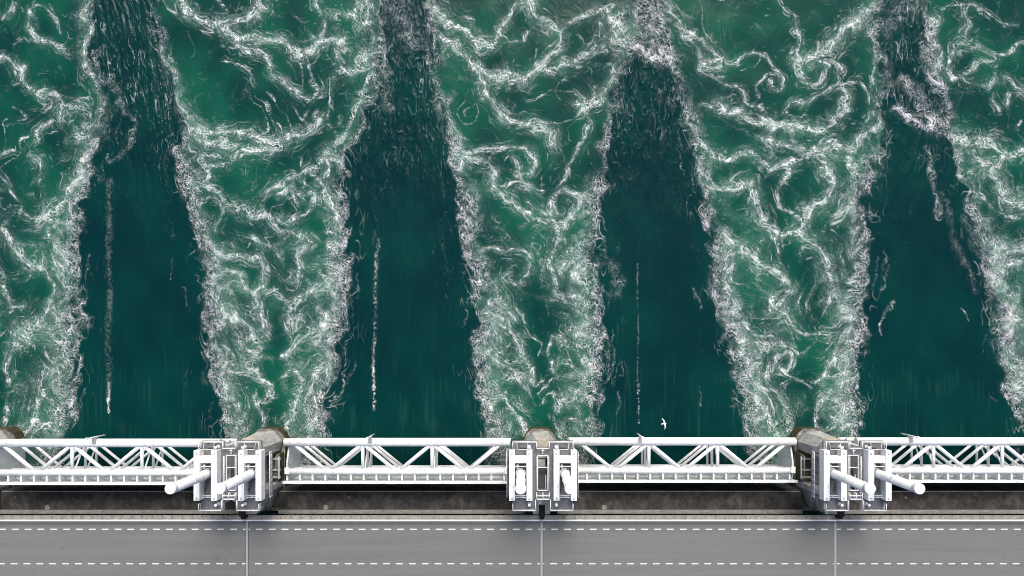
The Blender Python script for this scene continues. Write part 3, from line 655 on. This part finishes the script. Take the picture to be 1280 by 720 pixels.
def railing(t, runs, h=1.05, r=.06, name='railing'):
    mb = MB()
    for pts in runs:
        for hh in (h, h*.55):
            mb.path([(x, y, d+hh) for x, y in pts], r if hh == h else r*.7, 6)
        for (xa, ya), (xb, yb) in zip(pts[:-1], pts[1:]):
            n = max(1, round(math.hypot(xb-xa, yb-ya)/1.3))
            for k in range(n+1):
                mb.tube((xa+(xb-xa)*k/n, ya+(yb-ya)*k/n, d), (xa+(xb-xa)*k/n, ya+(yb-ya)*k/n, d+h), r*.8, seg=6)
    return mb.build(name, M['white'], t)
e = .08
railing(t, [[(-1+e, yN-1.0), (-1+e, yN-e), (-4.4+e, yN-e), (-4.4+e, yN-1.0)], [(1-e, yN-1.0), (1-e, yN-e), (4.4-e, yN-e), (4.4-e, yN-1.0)], [(-1+e, 4.0), (1-e, 4.0)]])
railing(t, [[(-1-e, yS+1.5), (-1-e, yS+e), (-4.4+e, yS+e), (-4.4+e, yS+1.0)], [(1+e, yS+1.5), (1+e, yS+e), (4.4-e, yS+e), (4.4-e, yS+1.0)], [(-.9, -2.4), (-.9, -3.3), (.9, -3.3), (.9, -2.4)], [(0, -2.4), (0, -3.3)], [(-.9, -2.8), (.9, -2.8)]])
railing(t, [[(-.85, 2.8), (-.85, -2.1)], [(.85, 2.8), (.85, -2.1)]], r=.05, h=.9)
for sx in (-1, 1):
    for (yy) in (4.15, -4.15):
        mb = MB(); mb.lathe(sx*1.95, yy, [(.26, d), (.24, d+.12), (.12, d+.14), (.10, d+.75), (.2, d+.8), (.2, d+.95)], 12); mb.build('bollard', M['white'], t)
    mb = MB(); mb.box(sx*2.9-.55, sx*2.9+.55, 4.05, 4.6, d+.002, d+.55, .05); mb.build('winch_box', M['deckgrey'], t)
    mb = MB(); mb.path([(sx*2.95-.75, 3.75, d+.8), (sx*2.95-.55, 4.35-.5, d+.8), (sx*2.95-.5, 3.6+.1, d+.8)], .03)
    mb.path([(sx*2.95-.8, 4.75, d+.9), (sx*2.95-.7, 3.85, d+.9), (sx*2.95+.7, 3.85, d+.9), (sx*2.95+.8, 4.75, d+.9)], .04)
    mb.build('guard_hoop', M['white'], t)
    for yy in (3.4, -3.6):
        mb = MB(); mb.box(sx*1.7-.45, sx*1.7+.45, yy-.6, yy+.6, .005, d-.165); mb.build('portal_leg', M['pale'], t)
mb = MB(); mb.box(-.06, .06, 3.1, 3.75, d+.002, d+.3, .02).box(-.2, .2, 3.55, 3.68, d+.303, d+.4); mb.build('valve', M['white'], t)
for sx in (-1, 1):
    mb = MB(); mb.box(sx*4.98-.28, sx*4.98+.28, -3.5, 3.3, d-1.9, d-1.82)
    for yy in (-3.2, 0, 3.0): mb.box(min(sx*4.3, sx*4.7), max(sx*4.3, sx*4.7), yy-.1, yy+.1, d-1.9, d-.165)
    mb.build('side_gallery', M['deckgrey'], t)
    mb = MB()
    for hh in (-.75, -1.3): mb.path([(sx*5.2, -3.45, d+hh), (sx*5.2, 3.25, d+hh)], .05)
    for k in range(9): mb.tube((sx*5.2, -3.4+.82*k, d-1.85), (sx*5.2, -3.4+.82*k, d-.72), .045, seg=6)
    mb.build('gallery_railing', M['white'], t)
# ladder and conduits to the road
mb = MB()
for xx in (-.55, -.15): mb.tube((xx, -5.6, 1.2), (xx, -3.3, d-.1), .05, seg=6)
for k in range(10): mb.tube((-.55, -5.6+.23*k, 1.2+k*.47), (-.15, -5.6+.23*k, 1.2+k*.47), .03, seg=6)
mb.build('ladder', M['white'], t)
mb = MB(); mb.box(-.45, .45, -6.9, -5.2, 2.2, 2.6).box(-.3, .35, -7.35, -6.903, 1.2, 2.3); mb.build('cable_box', M['black'], t)
for sx in (-1, 1):
    mb = MB()
    for k in range(3):
        xx = sx*(1.55+.42*k); mb.path([(xx, -4.6, -2.5), (xx, -6.4, -2.5), (xx, -7.0, -3.2), (xx, -7.6, -4.6)], .09, 8)
    mb.build('conduit', M['steel'], t)
PL0 = t
# lifting frames
FL = {(1,0): 'left white steel frame of the left tower, on the side away from the pier flank', (1,1): 'right white steel frame of the left tower, next to the pier flank',
      (2,0): 'left white steel frame of the middle tower, framing a keyhole shaped cylinder', (2,1): 'right white steel frame of the middle tower, a cylinder overlapping its right beam',
      (3,0): 'left white steel frame of the right tower, next to the pier flank', (3,1): 'right white steel frame of the right tower, on the side away from the pier flank'}
CL = {(1,0): 'white hydraulic cylinder reaching left past the left tower, round end over the dark beam', (1,1): 'white hydraulic cylinder rising from the right frame of the left tower',
      (2,0): 'white hydraulic cylinder in the left frame of the middle tower, seen almost end on', (2,1): 'white hydraulic cylinder leaning over the right beam of the middle tower',
      (3,0): 'white hydraulic cylinder rising from the left frame of the right tower', (3,1): 'white hydraulic cylinder reaching right past the right tower, round end over the dark beam'}
f = empty('lifting_frame', (PX[1]-3.18, -18.8, PZ+.004), FL[(1,0)], 'lifting frame', 'lifting frames on the platforms')
for x0, x1 in ((-1.66, -.82), (.82, 1.66)):
    mb = MB(); mb.box(x0, x1, -3.6, 3.6, 0, 1.5, .03); mb.build('side_beam', M['white'], f)
mb = MB(); mb.box(-.815, .815, 1.75, 2.75, .1, 1.35, .03); mb.build('cross_beam', M['white'], f)
mb = MB(); mb.box(-.815, .815, 1.15, 1.30, .9, 1.1).box(-.6, -.3, .9, 1.5, .4, .9).box(-.815, .815, -3.1, -2.95, .55, .75); mb.build('tie_bar', M['pale'], f)
mb = MB(); mb.path([(-.8, -3.35, 1.0), (-.45, -3.2, 1.0), (.45, -3.2, 1.0), (.8, -3.35, 1.0)], .05); mb.tube((0, -3.2, 0), (0, -3.2, 1.0), .04, seg=6); mb.build('guard_hoop', M['white'], f)
mb = MB(); mb.path([(-.7, 1.0, .3), (-.35, -.9, .25), (-.6, -2.4, .2)], .06).path([(.55, -1.2, .3), (.35, -2.6, .2)], .06).path([(.35, 1.1, .9), (.4, .5, .8)], .08); mb.build('hose', M['darksteel'], f)
for sx in (-1, 1):
    for sy in (-1, 1):
        mb = MB(); mb.lathe(sx*1.24, sy*3.2, [(.16, 1.503), (.15, 1.62), (.08, 1.63), (.08, 1.7)], 10); mb.build('bolt_cap', M['pale'], f)
cy = empty('hydraulic_cylinder', (PX[1]-3.18, -18.62, PZ+.3), CL[(1,0)], 'hydraulic cylinder', 'hydraulic cylinders of the lifting towers')
mb = MB(); mb.lathe(0, 0, [(.66, .42), (.62, 1.2), (.62, 10.35)], 28); mb.build('barrel', M['white'], cy)
mb = MB(); mb.lathe(0, 0, [(.74, .0), (.74, .40), (.70, .415)], 28); mb.build('base_flange', M['white'], cy)
mb = MB(); mb.lathe(0, 0, [(.68, 10.353), (.72, 10.40), (.72, 10.95), (.68, 11.02), (.2, 11.05)], 28); mb.build('end_cap', M['white'], cy)
mb = MB(); mb.lathe(0, 0, [(.67, 5.2), (.67, 5.42)], 28); mb.build('collar', M['white'], cy)
mb = MB(); mb.path([(.1, -.70, .5), (.1, -.70, 9.9), (.1, -.5, 10.1)], .05, 6); mb.path([(.25, -.67, .5), (.25, -.67, 4.6)], .04, 6); mb.build('pipe', M['white'], cy)
first = True
for i in (1, 2, 3):
    if i > 1:
        c = copy_tree(PL0); c.location.x = PX[i]; c['label'] = PLAB[i]
    for j, sx in enumerate((-1, 1)):
        if i == 1 and j == 0: continue
        c = copy_tree(f); c.location.x = PX[i]+3.18*sx; c['label'] = FL[(i, j)]
        c = copy_tree(cy); c.location.x = PX[i]+3.18*sx; c['label'] = CL[(i, j)]

# ---------------------------------------------------------------- gull over the water
def loft(bm, secs):
    rings = [[bm.verts.new(p) for p in s] for s in secs]
    n = len(rings[0])
    for a, b in zip(rings[:-1], rings[1:]):
        for i in range(n): bm.faces.new((a[i], a[(i+1) % n], b[(i+1) % n], b[i]))
    bm.faces.new(rings[0][::-1]); bm.faces.new(rings[-1])
bm = bmesh.new()
def ell(x, ry, rz, z=0, n=12): return [(x, ry*math.cos(2*math.pi*k/n), z+rz*math.sin(2*math.pi*k/n)) for k in range(n)]
loft(bm, [ell(-.36, .10, .015), ell(-.26, .055, .03), ell(-.16, .07, .06), ell(0, .095, .085), ell(.13, .085, .075, .01), ell(.20, .055, .05, .02), ell(.25, .05, .05, .03), ell(.30, .042, .042, .03), ell(.335, .015, .015, .025)])
for s in (-1, 1):
    secs = []
    for y, xc, ch, th, z in ((.03, .03, .24, .030, .03), (.22, .07, .21, .026, .09), (.42, .06, .18, .020, .10), (.60, -.02, .13, .014, .07), (.74, -.12, .04, .008, .04)):
        secs.append([(xc+ch*.5*math.cos(2*math.pi*k/10), s*y, z+th*math.sin(2*math.pi*k/10)) for k in range(10)])
    loft(bm, secs)
bmesh.ops.recalc_face_normals(bm, faces=bm.faces)
gm = bpy.data.meshes.new('gull_raw'); bm.to_mesh(gm); bm.free()
go = bpy.data.objects.new('gull_raw', gm); COL.objects.link(go)
rm = go.modifiers.new('r', 'REMESH'); rm.mode = 'VOXEL'; rm.voxel_size = .011; rm.use_smooth_shade = True
dg = bpy.context.evaluated_depsgraph_get(); gm2 = bpy.data.meshes.new_from_object(go.evaluated_get(dg)); gm2.name = 'seagull'
bpy.data.objects.remove(go)
gm2.materials.clear(); gm2.materials.append(M['feather'])
gull = bpy.data.objects.new('seagull', gm2); COL.objects.link(gull)
gz = 22.0
gull.location = (mx(830, gz), my(529.5, gz), gz); gull.rotation_euler = (R(4), R(-3), R(14)); gull.scale = (.95,)*3
keep(gull, 'white gull flying with spread wings over dark water above the right centre gate', 'gull')
bk = MB(); bk.tube((.33, 0, .025), (.395, 0, .018), .014, .004, 8); bk.build('beak', M['beak'], gull)

# ---------------------------------------------------------------- light and camera
w = bpy.data.worlds.new('World'); scene.world = w; w.use_nodes = True; nt = w.node_tree
sky = nt.nodes.new('ShaderNodeTexSky'); sky.sky_type = 'NISHITA'; sky.sun_disc = False
EL, AZ = 49, 8       # degrees; azimuth clockwise from +Y
sky.sun_elevation = R(EL); sky.sun_rotation = R(AZ); sky.air_density = 1.0; sky.dust_density = 6.0; sky.ozone_density = 1.0
nt.links.new(sky.outputs[0], nt.nodes['Background'].inputs[0]); nt.nodes['Background'].inputs[1].default_value = SKY
sl = bpy.data.lights.new('sun', 'SUN'); sl.energy = SUN; sl.angle = R(24); sl.color = (1, .97, .92)
so = bpy.data.objects.new('sun', sl); COL.objects.link(so)
dvec = Vector((math.sin(R(AZ))*math.cos(R(EL)), math.cos(R(AZ))*math.cos(R(EL)), math.sin(R(EL))))
so.rotation_euler = dvec.to_track_quat('Z', 'Y').to_euler(); so.location = (0, 0, 60)
cam = bpy.data.cameras.new('camera'); cam.sensor_width = 36; cam.lens = 36*FPX/1280
cam.shift_x = (640-NX)/1280; cam.shift_y = (NY-360)/1280; cam.clip_end = 20000; cam.clip_start = .5
cobj = bpy.data.objects.new('camera', cam); COL.objects.link(cobj); cobj.location = (0, 0, H); cobj.rotation_euler = (0, 0, 0)
scene.camera = cobj
scene.cycles.filter_width = .95
vs = scene.view_settings; vs.view_transform = 'Standard'; vs.look = 'None'; vs.gamma = 1; vs.use_curve_mapping = False; vs.exposure = EXPO
